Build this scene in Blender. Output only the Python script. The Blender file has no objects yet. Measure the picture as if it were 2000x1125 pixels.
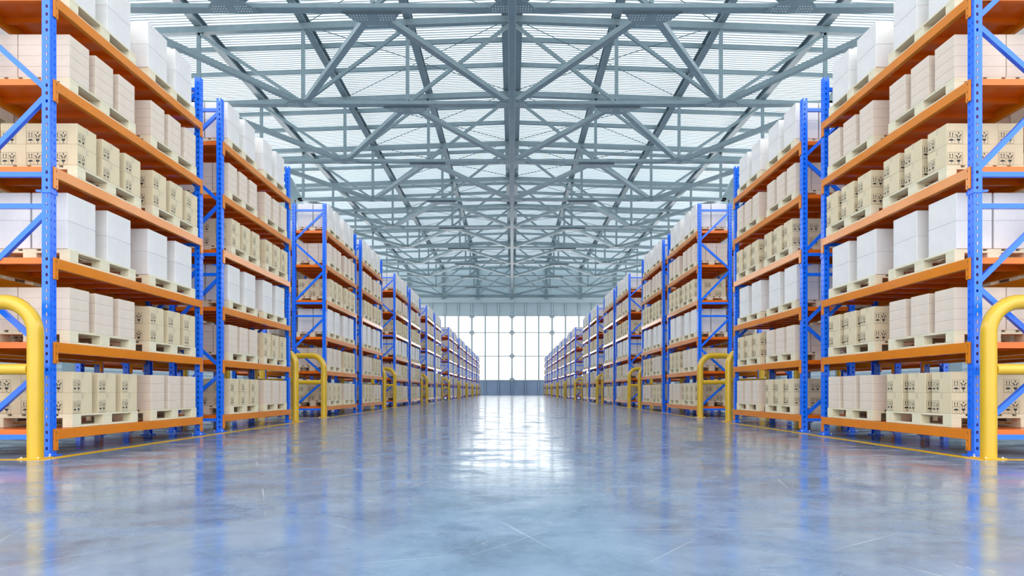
import bpy, bmesh, math, random
from mathutils import Vector, Matrix

random.seed(7)
S = 1333.333 / 1150.0          # depth scale (24 mm lens)
COL = bpy.context.scene.collection
PI = math.pi

# ------------------------------------------------------------------ materials
def new_mat(name):
    m = bpy.data.materials.new(name)
    m.use_nodes = True
    nt = m.node_tree
    return m, nt, nt.nodes['Principled BSDF']

def node(nt, kind, **kw):
    n = nt.nodes.new(kind)
    for k, v in kw.items():
        if k in n.inputs:
            n.inputs[k].default_value = v
        else:
            setattr(n, k, v)
    return n

def ramp(nt, fac, stops):
    r = nt.nodes.new('ShaderNodeValToRGB')
    el = r.color_ramp.elements
    while len(el) < len(stops):
        el.new(0.5)
    for e, (p, c) in zip(el, stops):
        e.position = p
        e.color = c if len(c) == 4 else (*c, 1)
    nt.links.new(fac, r.inputs[0])
    return r.outputs[0]

def coords(nt, scale=(1, 1, 1)):
    t = nt.nodes.new('ShaderNodeTexCoord')
    mp = nt.nodes.new('ShaderNodeMapping')
    mp.inputs['Scale'].default_value = scale
    nt.links.new(t.outputs['Object'], mp.inputs[0])
    return mp.outputs[0]

def paint(name, col, rough=0.3, var=0.06, spec=0.5, coat=0.0, metallic=0.0, scale=3.0, ior=1.5):
    m, nt, b = new_mat(name)
    n = node(nt, 'ShaderNodeTexNoise', Scale=scale, Detail=4.0)
    nt.links.new(coords(nt), n.inputs['Vector'])
    d = tuple(c * (1 - var) for c in col)
    l = tuple(min(1, c * (1 + var)) for c in col)
    nt.links.new(ramp(nt, n.outputs[0], [(0.3, d), (0.7, l)]), b.inputs['Base Color'])
    b.inputs['Roughness'].default_value = rough
    b.inputs['Specular IOR Level'].default_value = spec
    b.inputs['Metallic'].default_value = metallic
    b.inputs['IOR'].default_value = ior
    if coat:
        b.inputs['Coat Weight'].default_value = coat
        b.inputs['Coat Roughness'].default_value = 0.08
    return m

M = {}
M['blue'] = paint('blue_paint', (0.003, 0.155, 0.90), 0.24, 0.05, ior=1.55)
M['orange'] = paint('orange_paint', (0.69, 0.205, 0.003), 0.12, 0.05, ior=1.47)
M['deck'] = paint('deck_orange_bounce_tint', (0.74, 0.135, 0.002), 0.2, 0.05, ior=1.5)  # rack orange, with the red bounce light of the undersides put into the colour
M['yellow'] = paint('yellow_paint', (0.60, 0.37, 0.012), 0.2, 0.04, ior=1.6)
M['line'] = paint('yellow_line_paint', (0.74, 0.42, 0.008), 0.35, 0.15, scale=9)
M['steel'] = paint('grey_steel_paint', (0.245, 0.325, 0.355), 0.22, 0.06, ior=1.6)
M['girder'] = paint('steel_girder_shade_tint', (0.19, 0.255, 0.29), 0.2, 0.06, ior=1.6)  # truss steel darkened: the shade below the roof is put into the colour
M['rod'] = paint('dark_rod_paint', (0.10, 0.14, 0.16), 0.5, 0.06)
M['bolt'] = paint('bolt_steel', (0.80, 0.84, 0.86), 0.35, 0.05, metallic=0.3)
M['trim'] = paint('white_trim', (0.80, 0.88, 0.92), 0.5, 0.03)
M['fold'] = paint('roof_fold_shade', (0.33, 0.42, 0.48), 0.5, 0.03)  # sides of the roof ribs, their shade painted as a darker grey
def roof_mat():
    m, nt, b = new_mat('translucent_roof_sheet')
    b.inputs['Base Color'].default_value = (0.74, 0.86, 0.93, 1); b.inputs['Roughness'].default_value = 0.28
    t = nt.nodes.new('ShaderNodeBsdfTranslucent'); t.inputs[0].default_value = (0.74, 0.86, 0.93, 1)
    x = nt.nodes.new('ShaderNodeMixShader'); x.inputs[0].default_value = 0.33
    o = nt.nodes['Material Output']
    nt.links.new(b.outputs[0], x.inputs[1]); nt.links.new(t.outputs[0], x.inputs[2]); nt.links.new(x.outputs[0], o.inputs[0])
    return m
M['roof'] = roof_mat()  # translucency added so the sheets glow and light the hall from above
M['clad'] = paint('pale_blue_cladding', (0.62, 0.72, 0.77), 0.5, 0.04)
M['base_panel'] = paint('blue_grey_wall_panel', (0.33, 0.43, 0.60), 0.5, 0.05, scale=0.6)
M['grey_panel'] = paint('grey_wall_panel', (0.55, 0.66, 0.70), 0.5, 0.05, scale=0.6)
M['gable'] = paint('pale_gable_panel', (0.62, 0.74, 0.79), 0.5, 0.05, scale=0.6)
M['frame'] = paint('window_frame_paint', (0.46, 0.53, 0.56), 0.5, 0.04)
M['ink'] = paint('black_print', (0.028, 0.028, 0.03), 0.6, 0.05)
M['tape'] = paint('brown_tape', (0.56, 0.50, 0.36), 0.6, 0.05)

def carton_mat(name, col, grain):
    m, nt, b = new_mat(name)
    v = coords(nt, (1, 1, 1))
    n1 = node(nt, 'ShaderNodeTexNoise', Scale=4.0, Detail=5.0)
    n2 = node(nt, 'ShaderNodeTexNoise', Scale=60.0, Detail=3.0)
    mp = nt.nodes.new('ShaderNodeMapping')
    mp.inputs['Scale'].default_value = grain
    nt.links.new(v, mp.inputs[0])
    nt.links.new(v, n1.inputs['Vector'])
    nt.links.new(mp.outputs[0], n2.inputs['Vector'])
    a = ramp(nt, n1.outputs[0], [(0.3, tuple(c * 0.95 for c in col)), (0.7, tuple(min(1, c * 1.04) for c in col))])
    c2 = ramp(nt, n2.outputs[0], [(0.35, (0.965, 0.965, 0.965)), (0.65, (1, 1, 1))])
    mx = node(nt, 'ShaderNodeMix', data_type='RGBA', blend_type='MULTIPLY')
    mx.inputs[0].default_value = 1.0
    nt.links.new(a, mx.inputs[6]); nt.links.new(c2, mx.inputs[7])
    nt.links.new(mx.outputs[2], b.inputs['Base Color'])
    b.inputs['Roughness'].default_value = 0.75
    b.inputs['Specular IOR Level'].default_value = 0.25
    return m
M['printed'] = carton_mat('tan_cardboard', (0.69, 0.59, 0.405), (1, 1, 0.1))
M['pale'] = carton_mat('pale_cardboard', (0.715, 0.615, 0.525), (0.1, 0.1, 1))
M['white'] = carton_mat('white_cardboard', (0.735, 0.725, 0.72), (1, 1, 0.2))
M['wood'] = carton_mat('pale_pine', (0.74, 0.685, 0.515), (0.12, 0.12, 1))

def floor_mat():
    m, nt, b = new_mat('polished_concrete')
    L = nt.links.new
    v = coords(nt)
    def mapped(sc=(1, 1, 1), rot=0.0, loc=(0, 0, 0)):
        mp = nt.nodes.new('ShaderNodeMapping'); mp.inputs['Scale'].default_value = sc
        mp.inputs['Rotation'].default_value = (0, 0, rot); mp.inputs['Location'].default_value = loc
        L(v, mp.inputs[0]); return mp.outputs[0]
    def noise(vec, scale, detail=5.0, rough=0.6, dist=0.0):
        n = node(nt, 'ShaderNodeTexNoise', Scale=scale, Detail=detail, Roughness=rough, Distortion=dist)
        L(vec, n.inputs['Vector']); return n.outputs[0]
    def mix(kind, a, c, fac=1.0):
        x = node(nt, 'ShaderNodeMix', data_type='RGBA', blend_type=kind)
        if isinstance(fac, float): x.inputs[0].default_value = fac
        else: L(fac, x.inputs[0])
        for i_, q in ((6, a), (7, c)):
            if isinstance(q, tuple): x.inputs[i_].default_value = q
            else: L(q, x.inputs[i_])
        return x.outputs[2]
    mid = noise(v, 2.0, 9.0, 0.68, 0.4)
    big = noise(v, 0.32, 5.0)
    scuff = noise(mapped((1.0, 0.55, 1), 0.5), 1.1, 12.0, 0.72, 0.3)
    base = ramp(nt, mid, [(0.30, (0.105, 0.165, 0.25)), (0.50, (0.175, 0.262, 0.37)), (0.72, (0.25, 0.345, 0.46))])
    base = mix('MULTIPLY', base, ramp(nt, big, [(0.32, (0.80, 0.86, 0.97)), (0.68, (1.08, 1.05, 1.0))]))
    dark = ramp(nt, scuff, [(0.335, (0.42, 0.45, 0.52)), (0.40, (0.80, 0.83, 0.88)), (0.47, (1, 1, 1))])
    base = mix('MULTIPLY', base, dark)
    scr = None
    for i, (ang, sc, st) in enumerate([(0.25, 0.105, 0.0), (0.95, 0.14, 2.0), (1.55, 0.11, 5.0), (2.1, 0.16, 9.0), (2.75, 0.12, 4.0), (0.6, 0.21, 7.0), (1.25, 0.19, 3.0), (2.45, 0.23, 8.0)]):
        vec = mapped((1, 1, 1), ang, (st, st * 0.7, 0))
        w_ = node(nt, 'ShaderNodeTexWave', wave_type='BANDS', bands_direction='X', wave_profile='SIN', Scale=sc * 2.4, Distortion=1.4, Detail=1.0)
        w_.inputs['Detail Scale'].default_value = 0.35
        L(vec, w_.inputs['Vector'])
        gt = node(nt, 'ShaderNodeMath', operation='GREATER_THAN'); gt.inputs[1].default_value = 0.99992; L(w_.outputs['Fac'], gt.inputs[0]); ln = gt.outputs[0]
        mk = ramp(nt, noise(vec, 0.55 + 0.1 * (i % 3), 2.0), [(0.55, (0, 0, 0)), (0.64, (1, 1, 1))])
        q = mix('MULTIPLY', ln, mk)
        scr = q if scr is None else mix('LIGHTEN', scr, q)
    fine = ramp(nt, noise(mapped((1, 0.5, 1), 1.0), 3.2, 12.0, 0.8), [(0.60, (0, 0, 0)), (0.66, (0.6, 0.6, 0.6))])
    scr = mix('LIGHTEN', scr, fine)
    fm = node(nt, 'ShaderNodeMath', operation='MULTIPLY'); fm.inputs[1].default_value = 0.45
    L(scr, fm.inputs[0])
    out_col = mix('MIX', base, (0.74, 0.78, 0.84, 1), fm.outputs[0])
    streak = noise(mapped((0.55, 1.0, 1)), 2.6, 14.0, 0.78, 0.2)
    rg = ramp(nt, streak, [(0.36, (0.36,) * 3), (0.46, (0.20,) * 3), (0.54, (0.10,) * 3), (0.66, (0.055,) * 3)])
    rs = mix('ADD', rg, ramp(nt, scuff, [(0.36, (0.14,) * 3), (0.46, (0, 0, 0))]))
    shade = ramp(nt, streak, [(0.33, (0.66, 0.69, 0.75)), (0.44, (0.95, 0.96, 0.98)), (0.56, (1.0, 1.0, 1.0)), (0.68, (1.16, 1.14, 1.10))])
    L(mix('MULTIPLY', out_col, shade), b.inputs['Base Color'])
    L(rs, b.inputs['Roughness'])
    b.inputs['IOR'].default_value = 1.72
    bp = node(nt, 'ShaderNodeBump', Strength=0.10, Distance=0.01)
    L(noise(mapped((1, 1.6, 1)), 5.0, 10.0, 0.62), bp.inputs['Height']); L(bp.outputs[0], b.inputs['Normal'])
    return m
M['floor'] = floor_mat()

def glass_mat():
    m = bpy.data.materials.new('window_glass'); m.use_nodes = True
    nt = m.node_tree; nt.nodes.clear()
    o = nt.nodes.new('ShaderNodeOutputMaterial')
    t = nt.nodes.new('ShaderNodeBsdfTransparent'); t.inputs[0].default_value = (0.95, 0.97, 0.98, 1)
    g = nt.nodes.new('ShaderNodeBsdfGlossy'); g.inputs['Roughness'].default_value = 0.02
    f = nt.nodes.new('ShaderNodeFresnel'); f.inputs[0].default_value = 1.4
    x = nt.nodes.new('ShaderNodeMixShader')
    nt.links.new(f.outputs[0], x.inputs[0]); nt.links.new(t.outputs[0], x.inputs[1]); nt.links.new(g.outputs[0], x.inputs[2])
    nt.links.new(x.outputs[0], o.inputs[0])
    return m
M['glass'] = glass_mat()

# ------------------------------------------------------------------ mesh builder
class MB:
    def __init__(s):
        s.v = []; s.f = []; s.m = []; s.mats = []
    def mi(s, k):
        if k not in s.mats:
            s.mats.append(k)
        return s.mats.index(k)
    def poly(s, pts, k):
        i = len(s.v); s.v.extend(pts); s.f.append(tuple(range(i, i + len(pts)))); s.m.append(s.mi(k))
    def box(s, x0, x1, y0, y1, z0, z1, k):
        i = len(s.v)
        s.v += [(x0, y0, z0), (x1, y0, z0), (x1, y1, z0), (x0, y1, z0), (x0, y0, z1), (x1, y0, z1), (x1, y1, z1), (x0, y1, z1)]
        for q in ((3, 2, 1, 0), (4, 5, 6, 7), (0, 1, 5, 4), (1, 2, 6, 5), (2, 3, 7, 6), (3, 0, 4, 7)):
            s.f.append(tuple(i + a for a in q)); s.m.append(s.mi(k))
    def cbox(s, x0, x1, y0, y1, z0, z1, k, c=0.004):
        """box with chamfered edges"""
        bm = bmesh.new()
        bmesh.ops.create_cube(bm, size=1.0)
        for w in bm.verts:
            w.co = Vector(((x0 + x1) / 2 + w.co.x * (x1 - x0), (y0 + y1) / 2 + w.co.y * (y1 - y0), (z0 + z1) / 2 + w.co.z * (z1 - z0)))
        bmesh.ops.bevel(bm, geom=bm.edges[:], offset=c, segments=1, affect='EDGES', profile=0.5)
        s.add_bm(bm, k)
    def add_bm(s, bm, k):
        i = len(s.v); bm.verts.ensure_lookup_table(); bm.verts.index_update()
        s.v += [tuple(w.co) for w in bm.verts]
        for f in bm.faces:
            s.f.append(tuple(i + w.index for w in f.verts)); s.m.append(s.mi(k))
        bm.free()
    def bar(s, a, b, w, h, k, up=(0, 0, 1), c=0.0):
        """rectangular bar from a to b; w across, h along 'up'"""
        a, b = Vector(a), Vector(b)
        d = (b - a).normalized(); u = Vector(up)
        side = d.cross(u)
        if side.length < 1e-6:
            u = Vector((0, 1, 0)); side = d.cross(u)
        side.normalize(); u = side.cross(d).normalized()
        i = len(s.v)
        for p in (a, b):
            for sx, su in ((-1, -1), (1, -1), (1, 1), (-1, 1)):
                s.v.append(tuple(p + side * (sx * w / 2) + u * (su * h / 2)))
        for q in ((0, 1, 2, 3), (7, 6, 5, 4), (0, 4, 5, 1), (1, 5, 6, 2), (2, 6, 7, 3), (3, 7, 4, 0)):
            s.f.append(tuple(i + a_ for a_ in q)); s.m.append(s.mi(k))
    def tube(s, path, r, k, n=16, cap=True):
        path = [Vector(p) for p in path]
        i0 = len(s.v)
        ref = None
        for j, p in enumerate(path):
            if j == 0: d = path[1] - path[0]
            elif j == len(path) - 1: d = path[-1] - path[-2]
            else: d = (path[j + 1] - path[j]).normalized() + (path[j] - path[j - 1]).normalized()
            d.normalize()
            if ref is None:
                ref = d.orthogonal().normalized()
            ref = (ref - d * ref.dot(d)).normalized()
            q = d.cross(ref)
            for t in range(n):
                a = 2 * PI * t / n
                s.v.append(tuple(p + (ref * math.cos(a) + q * math.sin(a)) * r))
        for j in range(len(path) - 1):
            for t in range(n):
                t2 = (t + 1) % n
                s.f.append((i0 + j * n + t, i0 + j * n + t2, i0 + (j + 1) * n + t2, i0 + (j + 1) * n + t)); s.m.append(s.mi(k))
        if cap:
            s.f.append(tuple(i0 + t for t in reversed(range(n)))); s.m.append(s.mi(k))
            e = i0 + (len(path) - 1) * n
            s.f.append(tuple(e + t for t in range(n))); s.m.append(s.mi(k))
    def prism(s, pts, d, k):
        """closed polygon pts extruded by vector d"""
        d = Vector(d); n = len(pts); i = len(s.v)
        s.v += [tuple(Vector(p)) for p in pts] + [tuple(Vector(p) + d) for p in pts]
        s.f.append(tuple(i + j for j in reversed(range(n)))); s.m.append(s.mi(k))
        s.f.append(tuple(i + n + j for j in range(n))); s.m.append(s.mi(k))
        for j in range(n):
            j2 = (j + 1) % n
            s.f.append((i + j, i + j2, i + n + j2, i + n + j)); s.m.append(s.mi(k))
    def mesh(s, name, smooth=False):
        me = bpy.data.meshes.new(name)
        me.from_pydata(s.v, [], s.f)
        for k in s.mats:
            me.materials.append(M[k])
        me.polygons.foreach_set('material_index', s.m)
        if smooth:
            me.polygons.foreach_set('use_smooth', [True] * len(s.f))
        me.update()
        return me

def link(name, me, parent=None, loc=(0, 0, 0)):
    o = bpy.data.objects.new(name, me)
    COL.objects.link(o)
    o.location = loc
    if parent is not None:
        o.parent = parent
    return o

def tag(o, label=None, cat=None, group=None, kind=None):
    if label: o['label'] = label
    if cat: o['category'] = cat
    if group: o['group'] = group
    if kind: o['kind'] = kind
    return o

def thing(name, loc, label, cat, group=None):
    return tag(link(name, None, None, loc), label, cat, group)

def smooth_by_angle(me, ang=40):
    me.polygons.foreach_set('use_smooth', [True] * len(me.polygons))
    bm = bmesh.new(); bm.from_mesh(me)
    for e in bm.edges:
        if len(e.link_faces) != 2 or e.calc_face_angle(0) > math.radians(ang):
            e.smooth = False
    bm.to_mesh(me); bm.free()

ORD = ['first', 'second', 'third', 'fourth', 'fifth', 'sixth', 'seventh', 'eighth', 'ninth', 'tenth', 'eleventh', 'twelfth',
       'thirteenth', 'fourteenth', 'fifteenth', 'sixteenth', 'seventeenth', 'eighteenth', 'nineteenth', 'twentieth']

# ------------------------------------------------------------------ layout numbers
CAMZ = 0.653
W = 4.60                       # half of the aisle
RD = 0.83                      # rack depth
LEN = 2.909 * S                # one rack, along the aisle
PD = 0.087 * S                 # post depth along the aisle
PW = 0.08                      # post width
TOP = 5.27
SETS = [5.859, 14.53, 23.205, 31.88, 43.0, 51.7, 60.35, 69.0, 77.7]
LV = [0.265, 1.14, 1.985, 2.895, 3.77, 4.615]
BH = 0.104                     # beam height
HC = 14.0 + CAMZ               # bottom of the trusses
TRY = [(21.875 + 7.239 * n) * S for n in range(-1, 10)]
WALLY = 88.3 * S
ND = 5.13                      # truss node spacing
SX = 20.2                      # side walls
BACKY = -7.0

# ------------------------------------------------------------------ pallet rack
HP = 0.0786
def perforated(mb, o, du, dv, n, width, height, cols, hw, hh, k, z0=0.05):
    """sheet in the plane (du,dv) from o; cols = [(u, v offset)] of hole columns; rims turn inward along -n"""
    o, du, dv, n = Vector(o), Vector(du), Vector(dv), Vector(n)
    P = lambda u, v, d=0.0: tuple(o + du * u + dv * v - n * d)
    us = sorted(set([0.0, width] + [c + s * hw / 2 for c, _ in cols for s in (-1, 1)]))
    for a, b in zip(us[:-1], us[1:]):
        mid = (a + b) / 2
        col = [c for c in cols if abs(c[0] - mid) < hw / 2]
        if not col:
            mb.poly([P(a, 0), P(b, 0), P(b, height), P(a, height)], k)
            continue
        v = 0.0; hv = z0 + col[0][1]
        while hv + hh < height:
            mb.poly([P(a, v), P(b, v), P(b, hv), P(a, hv)], k)
            v2 = hv + hh
            for q in ((a, hv, b, hv), (b, hv, b, v2), (b, v2, a, v2), (a, v2, a, hv)):
                mb.poly([P(q[0], q[1]), P(q[2], q[3]), P(q[2], q[3], 0.006), P(q[0], q[1], 0.006)], k)
            v = v2; hv += HP
        mb.poly([P(a, v), P(b, v), P(b, height), P(a, height)], k)

def post_mesh(side):
    """side -1: faces -X; +1: faces +X. local origin: outer face, front (near) edge, floor"""
    mb = MB(); h = TOP
    if side > 0:
        perforated(mb, (-PW, 0, 0), (1, 0, 0), (0, 0, 1), (0, -1, 0), PW, h, [(PW * 0.62, 0)], 0.022, 0.032, 'blue')
        perforated(mb, (0, PD, 0), (-1, 0, 0), (0, 0, 1), (0, 1, 0), PW, h, [(PW * 0.38, 0)], 0.022, 0.032, 'blue')
        perforated(mb, (0, 0, 0), (0, 1, 0), (0, 0, 1), (1, 0, 0), PD, h, [(PD * 0.26, 0), (PD * 0.74, 0)], 0.014, 0.03, 'blue')
        mb.poly([(-PW, 0, 0), (-PW, 0.02, 0), (-PW, 0.02, h), (-PW, 0, h)], 'blue')
        mb.poly([(-PW, PD - 0.02, 0), (-PW, PD, 0), (-PW, PD, h), (-PW, PD - 0.02, h)], 'blue')
    else:
        perforated(mb, (0, 0, 0), (1, 0, 0), (0, 0, 1), (0, -1, 0), PW, h, [(PW * 0.38, 0)], 0.022, 0.032, 'blue')
        perforated(mb, (PW, PD, 0), (-1, 0, 0), (0, 0, 1), (0, 1, 0), PW, h, [(PW * 0.62, 0)], 0.022, 0.032, 'blue')
        perforated(mb, (0, PD, 0), (0, -1, 0), (0, 0, 1), (-1, 0, 0), PD, h, [(PD * 0.26, 0), (PD * 0.74, 0)], 0.014, 0.03, 'blue')
        mb.poly([(PW, 0.02, 0), (PW, 0, 0), (PW, 0, h), (PW, 0.02, h)], 'blue')
        mb.poly([(PW, PD, 0), (PW, PD - 0.02, 0), (PW, PD - 0.02, h), (PW, PD, h)], 'blue')
    return mb.mesh('post')

def foot_mesh(side):
    mb = MB(); a, b = (-0.12, 0.035) if side > 0 else (-0.035, 0.12)
    mb.cbox(a, b, -0.035, PD + 0.035, 0.001, 0.012, 'blue', 0.003)
    for x in (a + 0.02, b - 0.02):
        mb.tube([(x, -0.018, 0.012), (x, -0.018, 0.026)], 0.009, 'bolt', 6)
    return mb.mesh('foot_plate')

def collar_mesh(side):
    mb = MB(); s = side
    x0, x1 = (-PW, 0.010) if s > 0 else (-0.010, PW)
    y0, y1 = -0.010, PD + 0.010
    for z0, z1, e in ((2.622, 2.634, 0.0), (2.634, 2.66, -0.006)):
        mb.box(x0, x1, y0 - e, -0.0005, z0, z1, 'blue')
        mb.box(x0, x1, PD + 0.0005, y1 + e, z0, z1, 'blue')
        if s > 0: mb.box(0.0005, x1 + e, y0 - e, y1 + e, z0, z1, 'blue')
        else: mb.box(x0 - e, -0.0005, y0 - e, y1 + e, z0, z1, 'blue')
    t = (-PW - 0.055, -PW) if s > 0 else (PW, PW + 0.055)
    mb.box(t[0], t[1], -0.010, 0.02, 2.634, 2.65, 'blue')
    return mb.mesh('splice_collar')

# braces of an end frame, in rack x (0 = low x side) and z ; post at 0..PW and RD-PW..RD
BX0, BX1 = PW - 0.015, RD - PW + 0.015
BR = [((BX0, 5.11), (BX1, 5.11)), ((BX1, 5.06), (BX0, 4.39)), ((BX0, 4.30), (BX1, 3.675)), ((BX1, 3.595), (BX0, 2.875)),
      ((BX0, 2.815), (BX1, 2.815)), ((BX0, 2.498), (BX1, 2.498)), ((BX1, 2.43), (BX0, 1.74)), ((BX0, 1.68), (BX1, 1.06)),
      ((BX1, 0.89), (BX0, 0.27)), ((BX0, 0.19), (BX1, 0.19))]
def brace_mesh(i):
    mb = MB(); (x0, z0), (x1, z1) = BR[i]
    yc = PD * 0.45
    a, b = Vector((x0, yc, z0)), Vector((x1, yc, z1))
    t = 0.05 if z0 != z1 else 0.048
    u = (b - a).normalized().cross(Vector((0, 1, 0)))
    # a channel: web plus two lips
    mb.bar(a + Vector((0, -0.022, 0)), b + Vector((0, -0.022, 0)), t, 0.004, 'blue', up=(0, 1, 0))
    for sgn in (-1, 1):
        off = u * (sgn * (t / 2 - 0.002)) + Vector((0, 0.0, 0))
        mb.bar(a + off, b + off, 0.004, 0.044, 'blue', up=(0, 1, 0))
    return mb.mesh('brace')

BP = 0.0175                    # how far the beams stand proud of the posts
def beam_mesh(side, what='all'):
    """local: x=0 at the rack's outer face on that side, y=0 at rack start, z=0 at the beam top"""
    mb = MB(); s = side
    X = lambda a, b: (min(s * a, s * b), max(s * a, s * b))
    x0, x1 = X(BP, -0.035)
    if what in ('all', 'bar'): mb.cbox(x0, x1, PD + 0.002, LEN - PD - 0.002, -BH, 0, 'orange', 0.003)
    xc0, xc1 = X(BP, 0.001)
    for q, (y0, y1) in enumerate(((PD * 0.42, PD + 0.004), (LEN - PD - 0.004, LEN - PD * 0.42))):
        if what not in ('all', q): continue
        mb.cbox(xc0, xc1, y0, y1, -0.214, 0.004, 'orange', 0.002)
        yc = y0 + (y1 - y0) * (0.55 if y0 < 1 else 0.45)
        for z in (-0.025, -0.103, -0.181):
            e = s * (BP + 0.0006)
            mb.poly([(e, yc - 0.006, z), (e, yc + 0.006, z), (e, yc + 0.003, z - 0.022), (e, yc - 0.003, z - 0.022)], 'slot')
    return mb.mesh('beam' if what in ('all', 'bar') else 'end_connector')
M['slot'] = paint('dark_slot', (0.10, 0.035, 0.01), 0.6, 0.02)

def deck_mesh():
    mb = MB()
    x0, x1 = 0.036, RD - 0.036
    y0, y1 = 0.03, LEN - 0.03
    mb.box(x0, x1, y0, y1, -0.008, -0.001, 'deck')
    xs = (PW + 0.01, RD - PW - 0.01)
    n = 9
    for i in range(n):
        y = y0 + (y1 - y0 - 0.05) * i / (n - 1)
        a, b = (xs if i in (0, n - 1) else (x0, x1))
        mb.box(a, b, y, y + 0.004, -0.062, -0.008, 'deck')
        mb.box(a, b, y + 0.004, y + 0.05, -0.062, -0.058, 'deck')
    return mb.mesh('deck')

PM = {s: post_mesh(s) for s in (-1, 1)}
FM = {s: foot_mesh(s) for s in (-1, 1)}
CM = {s: collar_mesh(s) for s in (-1, 1)}
BMs = [brace_mesh(i) for i in range(len(BR))]
BEAM = {s: beam_mesh(s) for s in (-1, 1)}
BARS = {s: beam_mesh(s, 'bar') for s in (-1, 1)}
ENDS = {s: [beam_mesh(s, q) for q in (0, 1)] for s in (-1, 1)}
DECK = deck_mesh()

def rack_parts():
    out = []
    for y in (0.0, LEN - PD):
        for s, x in ((-1, 0.0), (1, RD)):
            out += [('post', PM[s], (x, y, 0.012)), ('foot_plate', FM[s], (x, y, 0)), ('splice_collar', CM[s], (x, y, 0))]
        for b in BMs:
            out.append(('brace', b, (0, y, 0)))
    for z in LV:
        for s, x in ((-1, 0.0), (1, RD)):
            out.append(('beam', BEAM[s], (x, 0, z)))
        out.append(('deck', DECK, (0, 0, z)))
    return out
PARTS = rack_parts()

def merged_rack():
    bm = bmesh.new(); me = bpy.data.meshes.new('rack_whole')
    mats = []
    for name, src, loc in PARTS:
        t = src.copy(); t.transform(Matrix.Translation(loc))
        idx = []
        for mt in t.materials:
            if mt not in mats: mats.append(mt)
            idx.append(mats.index(mt))
        for p in t.polygons: p.material_index = idx[p.material_index]
        bm.from_mesh(t); bpy.data.meshes.remove(t)
    bm.to_mesh(me); bm.free()
    for mt in mats: me.materials.append(mt)
    return me
RACKMESH = merged_rack()

RACKS = []                     # (side, number, x0, y0) of the aisle rows
def place_racks():
    for side in (-1, 1):
        sname = 'left' if side < 0 else 'right'
        n = 0
        for si, y0 in enumerate(SETS):
            for b in (0, 1):
                yy = (y0 + 3.461 * b) * S
                x0 = -W - RD if side < 0 else W
                lab = 'blue and orange pallet rack, %s from the camera on the %s of the aisle' % (ORD[n], sname)
                r = thing('pallet_rack', (x0, yy, 0), lab, 'pallet rack', 'pallet racks along the aisle')
                for nm, me, loc in PARTS:
                    sd = next((k for k in (-1, 1) if me is BEAM[k]), 0)
                    if sd and si < 4:
                        bo = link(nm, BARS[sd], r, loc)
                        for em in ENDS[sd]: link('end_connector', em, bo)
                    else:
                        link(nm, me, r, loc)
                RACKS.append((side, n, x0, yy, b, si))
                # the row standing behind it, back to back
                if si < 5:
                    xb = -6.91 if side < 0 else 6.08
                    o = link('rear_pallet_rack', RACKMESH, None, (xb, yy, 0))
                    tag(o, 'blue and orange rack of the row behind, back of the %s %s rack' % (ORD[n], sname), 'pallet rack', 'pallet racks of the rows behind')
                n += 1
place_racks()

# ------------------------------------------------------------------ pallets and cartons
PL, PWD, PH = 1.08 * S, 0.83, 0.14
def pallet_boxes():
    """(kind, box) list, local origin at low x, low y, bottom"""
    o = []
    bx = [(0, 0.106), (PWD / 2 - 0.07, PWD / 2 + 0.07), (PWD - 0.106, PWD)]
    by = [(0, 0.127 * S), (PL / 2 - 0.085, PL / 2 + 0.085), (PL - 0.127 * S, PL)]
    for x in bx: o.append(('bottom_board', (x[0], x[1], 0, PL, 0, 0.022)))
    for x in bx:
        for y in by: o.append(('block', (x[0], x[1], y[0], y[1], 0.022, 0.098)))
    for y in by: o.append(('stringer', (0, PWD, y[0], y[1], 0.098, 0.119)))
    ws = [0.15, 0.105, 0.15, 0.105, 0.15]; gap = (PWD - sum(ws)) / 4; x = 0
    for w_ in ws:
        o.append(('top_board', (x, x + w_, 0, PL, 0.119, PH))); x += w_ + gap
    return o
PB = pallet_boxes()
PMESH = MB()
for _k, b in PB: PMESH.box(*b, 'wood')
PALLET_ONE = PMESH.mesh('pallet')
PALLET_PARTS = []
for k, b in PB:
    mb = MB(); mb.cbox(*b, 'wood', 0.0025); PALLET_PARTS.append((k, mb.mesh(k)))

# printed handling marks: polygons in a unit square
def arc(cx, cy, r, a0, a1, n, ry=None):
    ry = r if ry is None else ry
    return [(cx + r * math.cos(math.radians(a0 + (a1 - a0) * i / n)), cy + ry * math.sin(math.radians(a0 + (a1 - a0) * i / n))) for i in range(n + 1)]
def rect(a, b, c, d): return [(a, b), (c, b), (c, d), (a, d)]
G_UP = [rect(.15, .10, .85, .15)] + [q for c in (.30, .70) for q in (rect(c - .05, .15, c + .05, .66), [(c - .13, .64), (c + .13, .64), (c, .88)])]
def mirror(p): return [(1 - x, y) for x, y in reversed(p)]
def quads(outer, inner):
    return [[outer[i], outer[i + 1], inner[i + 1], inner[i]] for i in range(len(outer) - 1)]
_h = quads(arc(.5, .58, .44, 178, 262, 9), arc(.5, .58, .29, 186, 256, 9)) + [quads(arc(.5, .58, .25, 200, 246, 2), arc(.5, .58, .17, 204, 242, 2))[0]]
_h += [rect(.20, .05, .43, .15)]
G_HAND = _h + [mirror(p) for p in _h] + [[(.50, .93), (.34, .77), (.50, .61), (.66, .77)]]
G_UMB = [arc(.5, .50, .38, 180, 0, 12, .32), rect(.475, .18, .525, .52)] + quads(arc(.57, .18, .095, 180, 360, 6), arc(.57, .18, .05, 180, 360, 6))
G_GLASS = [[(.18, .84), (.26, .56), (.38, .44), (.62, .44), (.74, .56), (.82, .84)], rect(.46, .18, .54, .45), [(.32, .12), (.68, .12), (.56, .19), (.44, .19)]]
GLYPHS = [(0, 1, G_UP), (1, 1, G_HAND), (0, 0, G_UMB), (1, 0, G_GLASS)]
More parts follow.
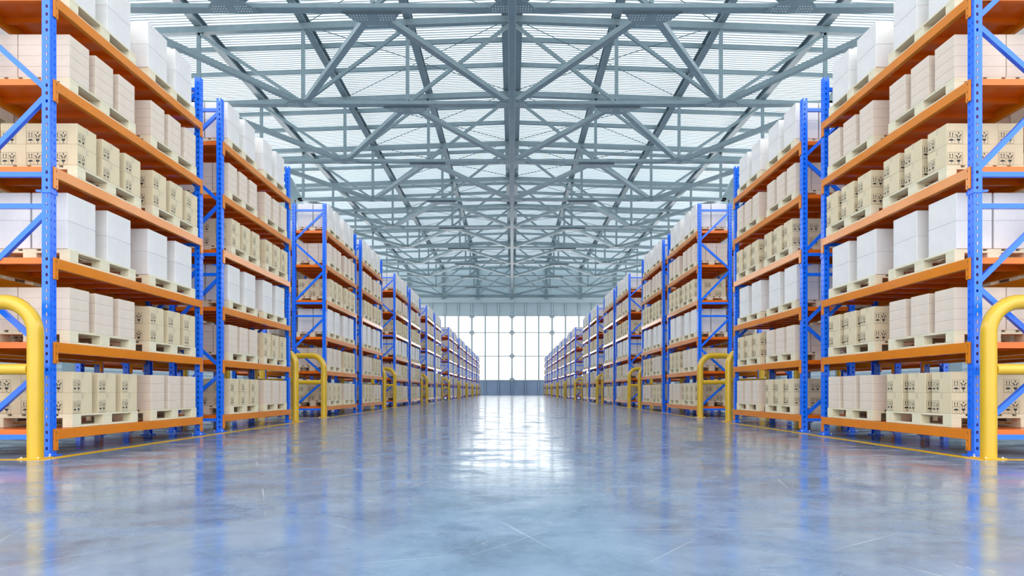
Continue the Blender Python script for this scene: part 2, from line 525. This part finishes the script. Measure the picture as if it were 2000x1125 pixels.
def print_on(mb, o, du, dv, n, u0, v0, w, h, full=True):
    o, du, dv, n = Vector(o), Vector(du), Vector(dv), Vector(n)
    P = lambda u, v: tuple(o + du * u + dv * v + n * 0.0008)
    t = 0.0022
    for a in (0, 0.5, 1):
        mb.poly([P(u0 + w * a - t / 2, v0), P(u0 + w * a + t / 2, v0), P(u0 + w * a + t / 2, v0 + h), P(u0 + w * a - t / 2, v0 + h)], 'ink')
        mb.poly([P(u0, v0 + h * a - t / 2), P(u0 + w, v0 + h * a - t / 2), P(u0 + w, v0 + h * a + t / 2), P(u0, v0 + h * a + t / 2)], 'ink')
    for gx, gy, gl in GLYPHS:
        for p in gl:
            mb.poly([P(u0 + w / 2 * (gx + .04 + .92 * x), v0 + h / 2 * (gy + .02 + .94 * y)) for x, y in p], 'ink')

def faces4(x0, x1, y0, y1, z0):
    return [((x0, y0, z0), (1, 0, 0), (0, -1, 0), x1 - x0, 0), ((x1, y0, z0), (0, 1, 0), (1, 0, 0), y1 - y0, 1),
            ((x1, y1, z0), (-1, 0, 0), (0, 1, 0), x1 - x0, 0), ((x0, y1, z0), (0, -1, 0), (-1, 0, 0), y1 - y0, 1)]
def add_prints(mb, x0, x1, y0, y1, z0, which=(0, 1, 2, 3)):
    fs = faces4(x0, x1, y0, y1, z0)
    for i in which:
        o, du, n, wd, side = fs[i]
        if side == 0: print_on(mb, o, du, (0, 0, 1), n, 0.009, 0.006, wd * 0.57, 0.131)
        else: print_on(mb, o, du, (0, 0, 1), n, 0.009, 0.006, wd * 0.37, 0.131)
def add_tape(mb, x0, x1, y0, y1, z1, k='tape'):
    yc = (y0 + y1) / 2; a, b = yc - 0.0195, yc + 0.0195; e = 0.0009; d = 0.066
    mb.box(x0 - e, x1 + e, a, b, z1 - 0.0002, z1 + e, k)
    mb.box(x0 - e, x0 - 0.0001, a, b, z1 - d, z1, k)
    mb.box(x1 + 0.0001, x1 + e, a, b, z1 - d, z1, k)

# dims: (length along aisle, width, height, start offsets y, x)
PR = dict(l=0.289 * S, w=0.2700, h=0.2220, ys=[0.0, 0.386 * S, 0.773 * S], xs=[0.0, 0.2715, 0.543], nz=2)
PA = dict(l=0.287 * S, w=0.2640, h=0.1110, ys=[0.0, 0.384 * S, 0.770 * S], xs=[0.0, 0.2715, 0.543], nz=4)
WH = dict(l=0.413 * S, w=0.3690, h=0.2905, ys=[-0.008 * S, 0.592 * S], xs=[0.015, 0.4035], nz=2)
KIND = {'printed': PR, 'pale': PA, 'white': WH}

def carton_mesh(kind, parity=0):
    d = KIND[kind]; mb = MB()
    mb.cbox(0, d['w'], 0, d['l'], 0.0, d['h'], kind, 0.0045 if kind == 'white' else 0.003)
    if kind == 'printed': add_prints(mb, 0, d['w'], 0, d['l'], 0)
    return mb.mesh(kind + '_carton')
CART = {k: carton_mesh(k) for k in KIND}
_t = MB(); add_tape(_t, 0, PR['w'], 0, PR['l'], PR['h']); TAPE = _t.mesh('tape')

LAYOUT = [('printed', 'pale'), ('pale', 'printed'), ('white', 'white'), ('printed', 'printed'), ('pale', 'pale'), ('white', 'white')]
PSTART = {0: (0.303, 1.645), 1: (0.262, 1.628), 2: (0.262, 1.618), 3: (0.370, 1.687), 4: (0.262, 1.648), 5: (0.262, 1.615)}

pallets = []; cartons = {k: [] for k in KIND}
def load_rack(side, n, x0, y0, b, row):
    for lv, kinds in enumerate(LAYOUT):
        for p in (0, 1):
            kind = kinds[p]; d = KIND[kind]
            jy = 0 if n < 1 else random.uniform(-0.02, 0.02)
            yp = y0 + PSTART[lv][p] * S + jy; lz = LV[lv] + 0.0015
            xp = x0                                     # pallet depth equals the rack depth
            score = 1.0 / yp ** 3
            pallets.append((score if row == 1 else -1, side, n, lv, p, xp, yp, lz))
            nx, ny = len(d['xs']), len(d['ys'])
            for i in range(nx):
                # column counted from the aisle
                ax = i if side > 0 else nx - 1 - i
                xo = xp + d['xs'][i] if side > 0 else xp + PWD - d['xs'][nx - 1 - i] - d['w']
                xo = xp + (d['xs'][ax] if side > 0 else PWD - d['xs'][ax] - d['w'])
                for j in range(ny):
                    for k in range(d['nz']):
                        yo = yp + d['ys'][j]; zo = lz + PH + 0.0008 + k * (d['h'] + 0.0004)
                        vis = ax == 0 or (j == 0 and p == 0 and b == 0)
                        if side != 0 and abs(xo) / max(yo, .1) > 0.80: vis = False
                        area = d['l'] * d['h'] * W / yo ** 3 * (ax == 0) + 0.9 * d['w'] * d['h'] / yo ** 2 * (j == 0 and p == 0 and b == 0)
                        if p == 0 and b == 0 and j == 0 and ax > 0 and n > 0 and lv == 5: area *= 0.9
                        cartons[kind].append(((area if vis and row == 1 else -1), side, n, lv, p, ax, j, k, xo, yo, zo))
for side, n, x0, yy, b, si in RACKS:
    load_rack(side, n, x0, yy, b, 1)
    if si < 4:
        load_rack(side, n, -6.91 if side < 0 else 6.08, yy, b, 2)

SH = ['bottom shelf', 'second shelf', 'third shelf', 'fourth shelf', 'fifth shelf', 'top shelf']
def rk(side, n): return '%s %s rack' % (ORD[n], 'left' if side < 0 else 'right')
LIM = 300
# pallets
pallets.sort(key=lambda t: -t[0])
rest = MB(); cnt = 0
for sc, side, n, lv, p, x, y, z in pallets:
    if sc > 0 and cnt < LIM:
        lab = 'pale wooden pallet, %s one on the %s of the %s' % ('near' if p == 0 else 'far', SH[lv], rk(side, n))
        if n < 2:
            r = thing('wooden_pallet', (x, y, z), lab, 'pallet', 'wooden pallets on the racks')
            for k, me in PALLET_PARTS: link(k, me, r)
        else:
            tag(link('wooden_pallet', PALLET_ONE, None, (x, y, z)), lab, 'pallet', 'wooden pallets on the racks')
        cnt += 1
    else:
        for k, b_ in PB:
            rest.box(x + b_[0], x + b_[1], y + b_[2], y + b_[3], z + b_[4], z + b_[5], 'wood')
tag(link('pallet_stock', rest.mesh('pallet_stock')), 'remaining pale wooden pallets deeper along and behind the rack rows', 'pallets', 'wooden pallets on the racks', 'stuff')

LAY2 = ['lower', 'upper']; LAY4 = ['bottom', 'second-layer', 'third-layer', 'top']
KN = {'printed': ('printed_carton', 'printed tan carton', 'printed cartons'), 'pale': ('pale_carton', 'cream carton', 'cream cartons'),
      'white': ('white_carton', 'large white carton', 'large white cartons')}
for kind, lst in cartons.items():
    d = KIND[kind]; nm, desc, grp = KN[kind]
    lst.sort(key=lambda t: -t[0])
    rest = MB(); cnt = 0
    for a, side, n, lv, p, ax, j, k, x, y, z in lst:
        if a > 0 and cnt < LIM:
            lay = (LAY2 if d['nz'] == 2 else LAY4)[k]
            if ax == 0:
                where = '%s along aisle' % ORD[j]
            else:
                where = 'end face %s column' % ORD[ax]
            lab = '%s %s, %s, %s pallet, %s, %s' % (lay, desc, where, 'near' if p == 0 else 'far', SH[lv], rk(side, n))
            o = link(nm, CART[kind], None, (x, y, z))
            tag(o, lab, 'carton', grp + ' on the racks')
            if kind == 'printed': link('tape', TAPE, o)
            cnt += 1
        else:
            rest.box(x, x + d['w'], y, y + d['l'], z + 0.001, z + d['h'] - 0.001, kind)
            if kind == 'printed' and y < 45 and (ax == 0 or j == 0):
                add_prints(rest, x, x + d['w'], y, y + d['l'], z, ((0,) if j == 0 else ()) + ((1,) if side < 0 else (3,)) if ax == 0 else (0,))
            if kind == 'printed' and y < 45 and ax == 0:
                add_tape(rest, x, x + d['w'], y, y + d['l'], z + d['h'])
    tag(link(nm + '_stock', rest.mesh(nm + '_stock')), 'remaining %ss stacked deeper along and behind the rack rows' % desc, 'cartons', grp + ' on the racks', 'stuff')

# ------------------------------------------------------------------ yellow guards
def guard_meshes():
    w = 0.86; h = 1.575 - 0.071; R = 0.30; r = 0.071
    path = [(0, 0, 0.012)] + [(R - R * math.cos(a), 0, h - R + R * math.sin(a)) for a in [PI / 2 * i / 10 for i in range(11)]]
    path += [(w - R + R * math.sin(a), 0, h - R + R * math.cos(a)) for a in [PI / 2 * i / 10 for i in range(11)]] + [(w, 0, 0.012)]
    mb = MB(); mb.tube(path, r, 'yellow', 24); hoop = mb.mesh('hoop'); smooth_by_angle(hoop)
    mb = MB(); mb.tube([(0.06, 0, 0.858), (w - 0.06, 0, 0.858)], 0.054, 'yellow', 20); bar = mb.mesh('crossbar'); smooth_by_angle(bar)
    mb = MB(); mb.cbox(-0.105, 0.105, -0.105, 0.105, 0.001, 0.012, 'yellow', 0.003)
    for a in (-0.08, 0.08):
        for b in (-0.08, 0.08): mb.tube([(a, b, 0.012), (a, b, 0.022)], 0.008, 'bolt', 6)
    return hoop, bar, mb.mesh('base_plate'), w
HOOP, CBAR, BPL, GW = guard_meshes()
def guard(x0, y, lab, grp):
    g = thing('rack_guard', (x0, y, 0), lab, 'barrier', grp)
    link('hoop', HOOP, g); link('crossbar', CBAR, g); link('base_plate', BPL, g); link('base_plate', BPL, g, (GW, 0, 0))
for side in (-1, 1):
    sname = 'left' if side < 0 else 'right'
    g = 0
    for si, y0 in enumerate(SETS):
        for e, yy in enumerate(((y0 - 0.20) * S, (y0 + 6.386 + 0.20) * S)):
            x0 = -4.58 - GW if side < 0 else 4.58
            guard(x0, yy, 'yellow tubular guard at the %s end of the %s rack block on the %s' % ('near' if e == 0 else 'far', ORD[si], sname), 'yellow rack end guards')
            if si < 2:
                xb = -6.08 - GW if side < 0 else 6.08
                guard(xb, yy, 'yellow tubular guard of the row behind, %s end of %s rack block, %s' % ('near' if e == 0 else 'far', ORD[si], sname), 'yellow guards of the rows behind')

# yellow floor lines round every rack block
for side in (-1, 1):
    sname = 'left' if side < 0 else 'right'
    for si, y0 in enumerate(SETS):
        a, b = (y0 - 0.345) * S, (y0 + 6.386 + 0.345) * S
        xi, xo, t = 4.375, 7.1, 0.12
        mb = MB()
        z0, z1 = 0.0002, 0.0012
        mb.box(min(side * xi, side * (xi + t)), max(side * xi, side * (xi + t)), a, b, z0, z1, 'line')
        for y in (a, b - t):
            mb.box(min(side * (xi + t), side * xo), max(side * (xi + t), side * xo), y, y + t, z0, z1, 'line')
        o = link('floor_line', mb.mesh('floor_line'))
        tag(o, 'painted yellow floor line edging the %s rack block on the %s' % (ORD[si], sname), 'floor marking', 'yellow floor lines')

# ------------------------------------------------------------------ hall
def struct(name, mb, loc=(0, 0, 0), parent=None):
    o = link(name, mb.mesh(name), parent, loc)
    if parent is None: o['kind'] = 'structure'
    return o
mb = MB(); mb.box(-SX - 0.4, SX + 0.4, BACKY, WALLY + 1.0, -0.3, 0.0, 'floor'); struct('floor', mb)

RZ = lambda x: HC + 4.88 - 0.035 * abs(x)      # underside of the roof sheet
mb = MB()
pitch = 0.235; y = BACKY; prof = []
while y < WALLY + 0.6:
    prof += [(y, 0.0), (y + 0.09, 0.0), (y + 0.115, 0.030), (y + 0.21, 0.030)]; y += pitch
for side in (-1, 1):
    i = len(mb.v)
    for (yy, dz) in prof:
        mb.v.append((0, yy, RZ(0) + dz)); mb.v.append((side * (SX + 0.6), yy, RZ(SX + 0.6) + dz))
    for q in range(len(prof) - 1):
        f = (i + 2 * q, i + 2 * q + 1, i + 2 * q + 3, i + 2 * q + 2)
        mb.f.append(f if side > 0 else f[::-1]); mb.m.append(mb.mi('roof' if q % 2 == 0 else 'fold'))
struct('ceiling', mb)

# side walls: cladding below, tall framed openings above, unseen, added to let daylight in
for side in (-1, 1):
    sname = 'left' if side < 0 else 'right'
    mb = MB()
    yb, hz = BACKY, 9.0
    z = 0.0; prof = []
    while z < hz:
        prof += [(z, 0.02), (z + 0.10, 0.02), (z + 0.13, 0.06), (z + 0.22, 0.06)]; z += 0.25
    i = len(mb.v)
    for zz, d in prof:
        mb.v.append((side * (SX - d), BACKY, zz)); mb.v.append((side * (SX - d), WALLY, zz))
    for q in range(len(prof) - 1):
        mb.f.append((i + 2 * q, i + 2 * q + 1, i + 2 * q + 3, i + 2 * q + 2)); mb.m.append(mb.mi('clad'))
    mb.box(min(side * SX, side * (SX + 0.2)), max(side * SX, side * (SX + 0.2)), BACKY, WALLY, 0, hz, 'clad')
    mb.box(min(side * SX, side * (SX + 0.2)), max(side * SX, side * (SX + 0.2)), BACKY, WALLY, RZ(SX) - 2.2, RZ(SX) - 0.02, 'gable')
    yy = BACKY
    while yy < WALLY:
        mb.box(min(side * SX, side * (SX + 0.2)), max(side * SX, side * (SX + 0.2)), yy, yy + 0.2, hz, RZ(SX) - 2.2, 'frame'); yy += 8.39 / 2
    struct('wall_' + sname, mb)

# end wall
PX = WALLY / 1333.333                                  # metres per photo pixel at the wall
ZY = lambda y: (763 - y) * PX + CAMZ
mb = MB()
y0, y1 = WALLY, WALLY + 0.3
z_base, z_win, z_gird0, z_gird1 = ZY(742), ZY(617.5), ZY(592), ZY(585.5)
mb.box(-SX, SX, y0, y1, 0, z_base, 'base_panel')
mb.box(-SX, SX, y0, y1, z_win, z_gird0, 'grey_panel')
mb.box(-SX, SX, y0 - 0.45, y1, z_gird0, z_gird1, 'grey_panel')
mb.box(-SX, SX, y0, y1, z_gird1, ZY(581), 'trim')
pts = [(-SX, y0, ZY(581)), (SX, y0, ZY(581)), (SX, y0, RZ(SX) + 0.05), (0, y0, RZ(0) + 0.05), (-SX, y0, RZ(SX) + 0.05)]
mb.prism(pts, (0, 0.3, 0), 'gable')
mb.box(-SX, SX, y0 - 0.06, y0 - 0.001, z_base - 0.12, z_base, 'frame')
mb.box(-SX, SX, y0 - 0.06, y0 - 0.001, z_win, z_win + 0.12, 'frame')
CELL = 26.13 * PX
for c in range(-8, 9):
    x = c * CELL
    if abs(x) > SX: continue
    mb.box(x - 0.12, x + 0.12, y0 - 0.10, y0 - 0.001, 0, z_base - 0.13, 'base_panel')
    mb.box(x - 0.12, x + 0.12, y0 - 0.10, y0 - 0.001, z_win + 0.13, z_gird0, 'grey_panel')
for c in range(-8, 9):
    x = c * CELL
    if abs(x) > SX: continue
    for e in (-0.17, 0.15):
        mb.box(x + e, x + e + 0.02, y0 - 0.03, y0 - 0.0005, 0, z_base - 0.13, 'rod')
        mb.box(x + e, x + e + 0.02, y0 - 0.03, y0 - 0.0005, z_win + 0.13, z_gird0, 'rod')
for i in range(-3, 4):
    x = i * ND
    mb.box(x - 0.22, x + 0.22, y0 - 0.30, y0 - 0.001, z_gird1, RZ(x) - 0.06, 'steel')
mb.box(-SX, SX, y0 - 0.2, y0 - 0.001, ZY(581) , ZY(576.5), 'steel')
struct('wall_back', mb)

zs = [z_base, ZY(695.5), ZY(649.5), z_win]
lim = int(SX / CELL / 3) + 1
wn = 0
for g in range(-lim, lim):
    xa, xb = g * 3 * CELL, (g + 1) * 3 * CELL
    xa, xb = max(xa, -SX), min(xb, SX)
    if xb - xa < 0.5: continue
    wn += 1
    mb = MB()
    t = 0.115
    for c in range(g * 3, g * 3 + 4):
        x = c * CELL
        if x < -SX + 0.1 or x > SX - 0.1: continue
        ww = t if c % 3 else t * 1.1
        a, b = x - ww, x + ww
        if c == g * 3: a = x
        if c == g * 3 + 3: b = x
        mb.box(a, b, y0 + 0.02, y0 + 0.2, z_base, z_win, 'frame')
    for z in zs[1:3]:
        mb.box(xa, xb, y0 + 0.04, y0 + 0.18, z - 0.075, z + 0.075, 'frame')
    for c, sg in ((g * 3, 1), (g * 3 + 3, -1)):
        x = c * CELL
        if abs(x) > SX - 0.2: continue
        q = 0.50
        for z in zs:
            pts = [(x, y0 - 0.02, z - q), (x + sg * q, y0 - 0.02, z), (x, y0 - 0.02, z + q)]
            if z == zs[0]: pts = [(x, y0 - 0.02, z), (x + sg * q, y0 - 0.02, z), (x, y0 - 0.02, z + q)]
            if z == zs[-1]: pts = [(x, y0 - 0.02, z - q), (x + sg * q, y0 - 0.02, z), (x, y0 - 0.02, z)]
            if sg < 0: pts = pts[::-1]
            mb.prism(pts, (0, 0.24, 0), 'frame')
    wd = struct('window_%d' % wn, mb)
    pm = MB(); pm.box(xa, xb, y0 + 0.10, y0 + 0.115, z_base, z_win, 'glass')
    link('pane', pm.mesh('pane'), wd)

# ------------------------------------------------------------------ roof trusses
CD, CH = 0.36 * S, 0.17                               # bottom chord depth and height
TZ = lambda x: HC + 4.08 - 0.035 * abs(x)             # underside of top chord
def half(nmax): return [i * ND for i in range(-nmax, nmax + 1)]
def dome(x, y, z):
    """gusset under the near edge of the bottom chord, tapering towards the camera"""
    mb = MB(); d = 0.75
    d = 0.9; pts = [(x - 1.0, y, z), (x + 1.0, y, z), (x + 0.7, y - d * 0.62, z), (x + 0.45, y - d * 0.88, z), (x + 0.2, y - d, z), (x - 0.2, y - d, z), (x - 0.45, y - d * 0.88, z), (x - 0.7, y - d * 0.62, z)]
    mb.prism(pts[::-1], (0, 0, 0.03), 'steel')
    for sg in (-1, 1):
        for r_ in range(3):
            for c_ in range(6):
                bx = x + sg * (0.2 + 0.1 * c_); by = y - 0.12 - 0.16 * r_
                if abs(bx - x) > 0.85 - 0.5 * (y - by): continue
                mb.box(bx - 0.018, bx + 0.018, by - 0.02, by + 0.02, z - 0.02, z, 'bolt')
    return mb
def plate(x, y, z):
    """gusset under the far edge of the chord, tapering away"""
    mb = MB(); d = 0.85
    pts = [(x - 1.05, y, z), (x + 1.05, y, z), (x + 0.8, y + d * 0.55, z), (x + 0.35, y + d, z), (x - 0.35, y + d, z), (x - 0.8, y + d * 0.55, z)]
    mb.prism(pts, (0, 0, 0.03), 'steel')
    mb.box(x - 1.1, x + 1.1, y - 0.06, y, z - 0.03, z + 0.05, 'rod')
    for sg in (-1, 1):
        for r_ in range(3):
            for c_ in range(6):
                bx = x + sg * (0.25 + 0.11 * c_); by = y + 0.12 + 0.16 * r_
                if abs(bx - x) > 1.0 - 0.6 * (by - y): continue
                mb.box(bx - 0.018, bx + 0.018, by - 0.02, by + 0.02, z - 0.02, z, 'bolt')
    return mb

NT = len(TRY)
for n, ty in enumerate(TRY):
    yc = ty - CD / 2
    if n == 0: lab = 'grey steel roof truss overhead, just above the top of the view'
    elif n == NT - 1: lab = 'grey steel roof truss right against the far end wall'
    else: lab = 'grey steel roof truss, %s in view from the camera' % ORD[n - 1]
    t = thing('roof_truss', (0, ty, HC), lab, 'roof truss', 'steel roof trusses')
    L = lambda nm, mb_, par=t: link(nm, mb_.mesh(nm), par)
    def at(x, y, z): return (x, y - ty, z - HC)
    E = 15.75
    mb = MB(); mb.cbox(-E, E, -CD, 0, 0, CH, 'steel', 0.012); L('bottom_chord', mb)
    mb = MB()
    for sg in (-1, 1):
        a, b = (0, yc, TZ(0) + 0.15), (sg * (SX - 0.1), yc, TZ(SX) + 0.15)
        mb.bar(at(*a), at(*b), 0.30, 0.30, 'steel')
    L('top_chord', mb)
    for x in half(3):
        if abs(x) > 15.5: continue
        mb = MB(); mb.bar(at(x, yc, HC + CH * 0.5), at(x, yc, TZ(x) + 0.05), 0.17, 0.15, 'steel', up=(0, 1, 0)); L('vertical', mb)
    for sg in (-1, 1):
        for (xa, za, xb, zb) in ((0, 1, ND, 0), (2 * ND, 0, ND, 1), (2 * ND, 0, 3 * ND, 1)):
            pa = (sg * xa, yc, TZ(xa) if za else HC + CH * 0.8); pb = (sg * xb, yc, TZ(xb) if zb else HC + CH * 0.8)
            mb = MB(); mb.bar(at(*pa), at(*pb), 0.15, 0.15, 'steel', up=(0, 1, 0)); L('diagonal', mb)
        # column with haunch
        x0 = sg * 15.4
        mb = MB()
        mb.prism([at(x0, ty - CD, HC), at(sg * 16.45, ty - CD, HC), at(sg * 16.45, ty - CD, HC + 1.9), at(sg * 16.2, ty - CD, HC + 1.6)][::sg], (0, CD, 0), 'steel')
        L('haunch', mb)
        mb = MB(); mb.box(*sorted((sg * 15.98, sg * 16.45)), -CD, 0, -HC, 0, 'steel'); L('column', mb)
    for x in (-2 * ND, 0, 2 * ND):
        L('gusset_plate', dome(x, -CD + 0.30, -0.032))
    for x in (-ND - 0.07, ND + 0.07):
        L('gusset_plate', plate(x, -0.10, -0.032))
    if n > 0:
        py = TRY[n - 1]
        for sg in (-1, 1):
            for xd, xp in ((0, ND), (2 * ND, ND), (2 * ND, 3 * ND)):
                mb = MB(); mb.bar(at(sg * (xd + (0.28 if xp > xd else -0.28)), ty - CD - 0.15, HC + 0.10), at(sg * (xp + (0.28 if xd > xp else -0.28)), py + 0.35, HC + 0.10), 0.27, 0.22, 'steel', up=(0, 0, 1)); L('bracing_strut', mb)
            zr = lambda x: TZ(x) + 0.38
            ym = (py + ty) / 2
            for (xa, ya, xb, yb2) in ((0, py, ND, ym), (ND, ym, 0, ty), (ND, ym, 2 * ND, py), (ND, ym, 2 * ND, ty)):
                mb = MB(); mb.tube([at(sg * xa, ya, zr(xa)), at(sg * xb, yb2, zr(xb))], 0.02, 'rod', 6); L('tie_rod', mb)

# longitudinal members
yA, yB = BACKY, WALLY
mb = MB(); mb.cbox(-0.15, 0.15, yA, yB - 0.5, HC - 0.13, HC + 0.02, 'steel', 0.01)
tag(link('tie_beam', mb.mesh('tie_beam')), 'long grey beam under the middle of the roof trusses running down the aisle', 'beam')
names = {0: 'wide dark roof girder along the ridge above the aisle', -1: 'roof girder along the roof, first left of the ridge', 1: 'roof girder along the roof, first right of the ridge',
         -2: 'roof girder along the roof, second left of the ridge', 2: 'roof girder along the roof, second right of the ridge',
         -3: 'roof girder along the roof, third left of the ridge', 3: 'roof girder along the roof, third right of the ridge'}
for i in range(-3, 4):
    x = i * ND; z = TZ(x) + 0.32
    mb = MB(); hw = 0.40 if i == 0 else 0.18; h = 0.42
    if i == 0: hw = 0.52
    # I-section
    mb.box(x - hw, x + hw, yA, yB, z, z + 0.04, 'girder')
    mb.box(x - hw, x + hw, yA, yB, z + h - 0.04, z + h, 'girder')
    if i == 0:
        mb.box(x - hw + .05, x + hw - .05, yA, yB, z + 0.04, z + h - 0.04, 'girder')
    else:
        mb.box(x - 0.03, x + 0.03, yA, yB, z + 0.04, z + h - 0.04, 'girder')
    tag(link('roof_girder', mb.mesh('roof_girder')), names[i], 'girder', 'lengthwise roof girders')
for n in range(0, NT - 1):
    for q in (1, 2):
        y = TRY[n] + (TRY[n + 1] - TRY[n]) * q / 3 - CD / 2
        mb = MB()
        for sg in (-1, 1):
            mb.bar((0, y, TZ(0) + 0.62), (sg * SX, y, TZ(SX) + 0.62), 0.14, 0.24, 'steel')
        tag(link('purlin', mb.mesh('purlin')), 'thin grey roof purlin across the hall, %s behind the %s' % (ORD[q - 1], ('%s truss in view' % ORD[n - 1]) if n else 'truss above the view'), 'purlin', 'crosswise roof purlins')

# ------------------------------------------------------------------ daylight and camera
w = bpy.data.worlds.new('overcast_daylight'); bpy.context.scene.world = w; w.use_nodes = True
wt = w.node_tree
bg = wt.nodes['Background']
wc = wt.nodes.new('ShaderNodeTexCoord'); ws = wt.nodes.new('ShaderNodeSeparateXYZ')
wt.links.new(wc.outputs['Generated'], ws.inputs[0])
wm = wt.nodes.new('ShaderNodeMath'); wm.operation = 'MULTIPLY_ADD'; wm.inputs[1].default_value = 0.5; wm.inputs[2].default_value = 0.5
wt.links.new(ws.outputs[2], wm.inputs[0])
# overcast sky: brightest overhead, about half of that at the horizon, unseen ground half kept bright as added uplight
wt.links.new(ramp(wt, wm.outputs[0], [(0.0, (0.40, 0.40, 0.395)), (0.49, (0.40, 0.40, 0.395)), (0.51, (0.48, 0.475, 0.465)), (1.0, (1.0, 0.985, 0.955))]), bg.inputs[0])
bg.inputs[1].default_value = 4.6

cam = bpy.data.cameras.new('camera'); co = bpy.data.objects.new('camera', cam); COL.objects.link(co)
co.location = (0, 0, CAMZ); co.rotation_euler = (PI / 2, 0, 0)
cam.lens = 24.0; cam.sensor_width = 36.0; cam.sensor_fit = 'HORIZONTAL'
cam.shift_y = (763 - 562.5) / 2000.0
cam.clip_start = 0.05; cam.clip_end = 400
sc = bpy.context.scene
sc.camera = co
sc.view_settings.view_transform = 'Standard'
sc.view_settings.look = 'None'
sc.view_settings.gamma = 1.0
sc.view_settings.use_curve_mapping = False
sc.view_settings.exposure = 0.18
sc.cycles.use_denoising = True
sc.cycles.max_bounces = 10
sc.cycles.diffuse_bounces = 6
sc.cycles.glossy_bounces = 4
sc.cycles.transparent_max_bounces = 8
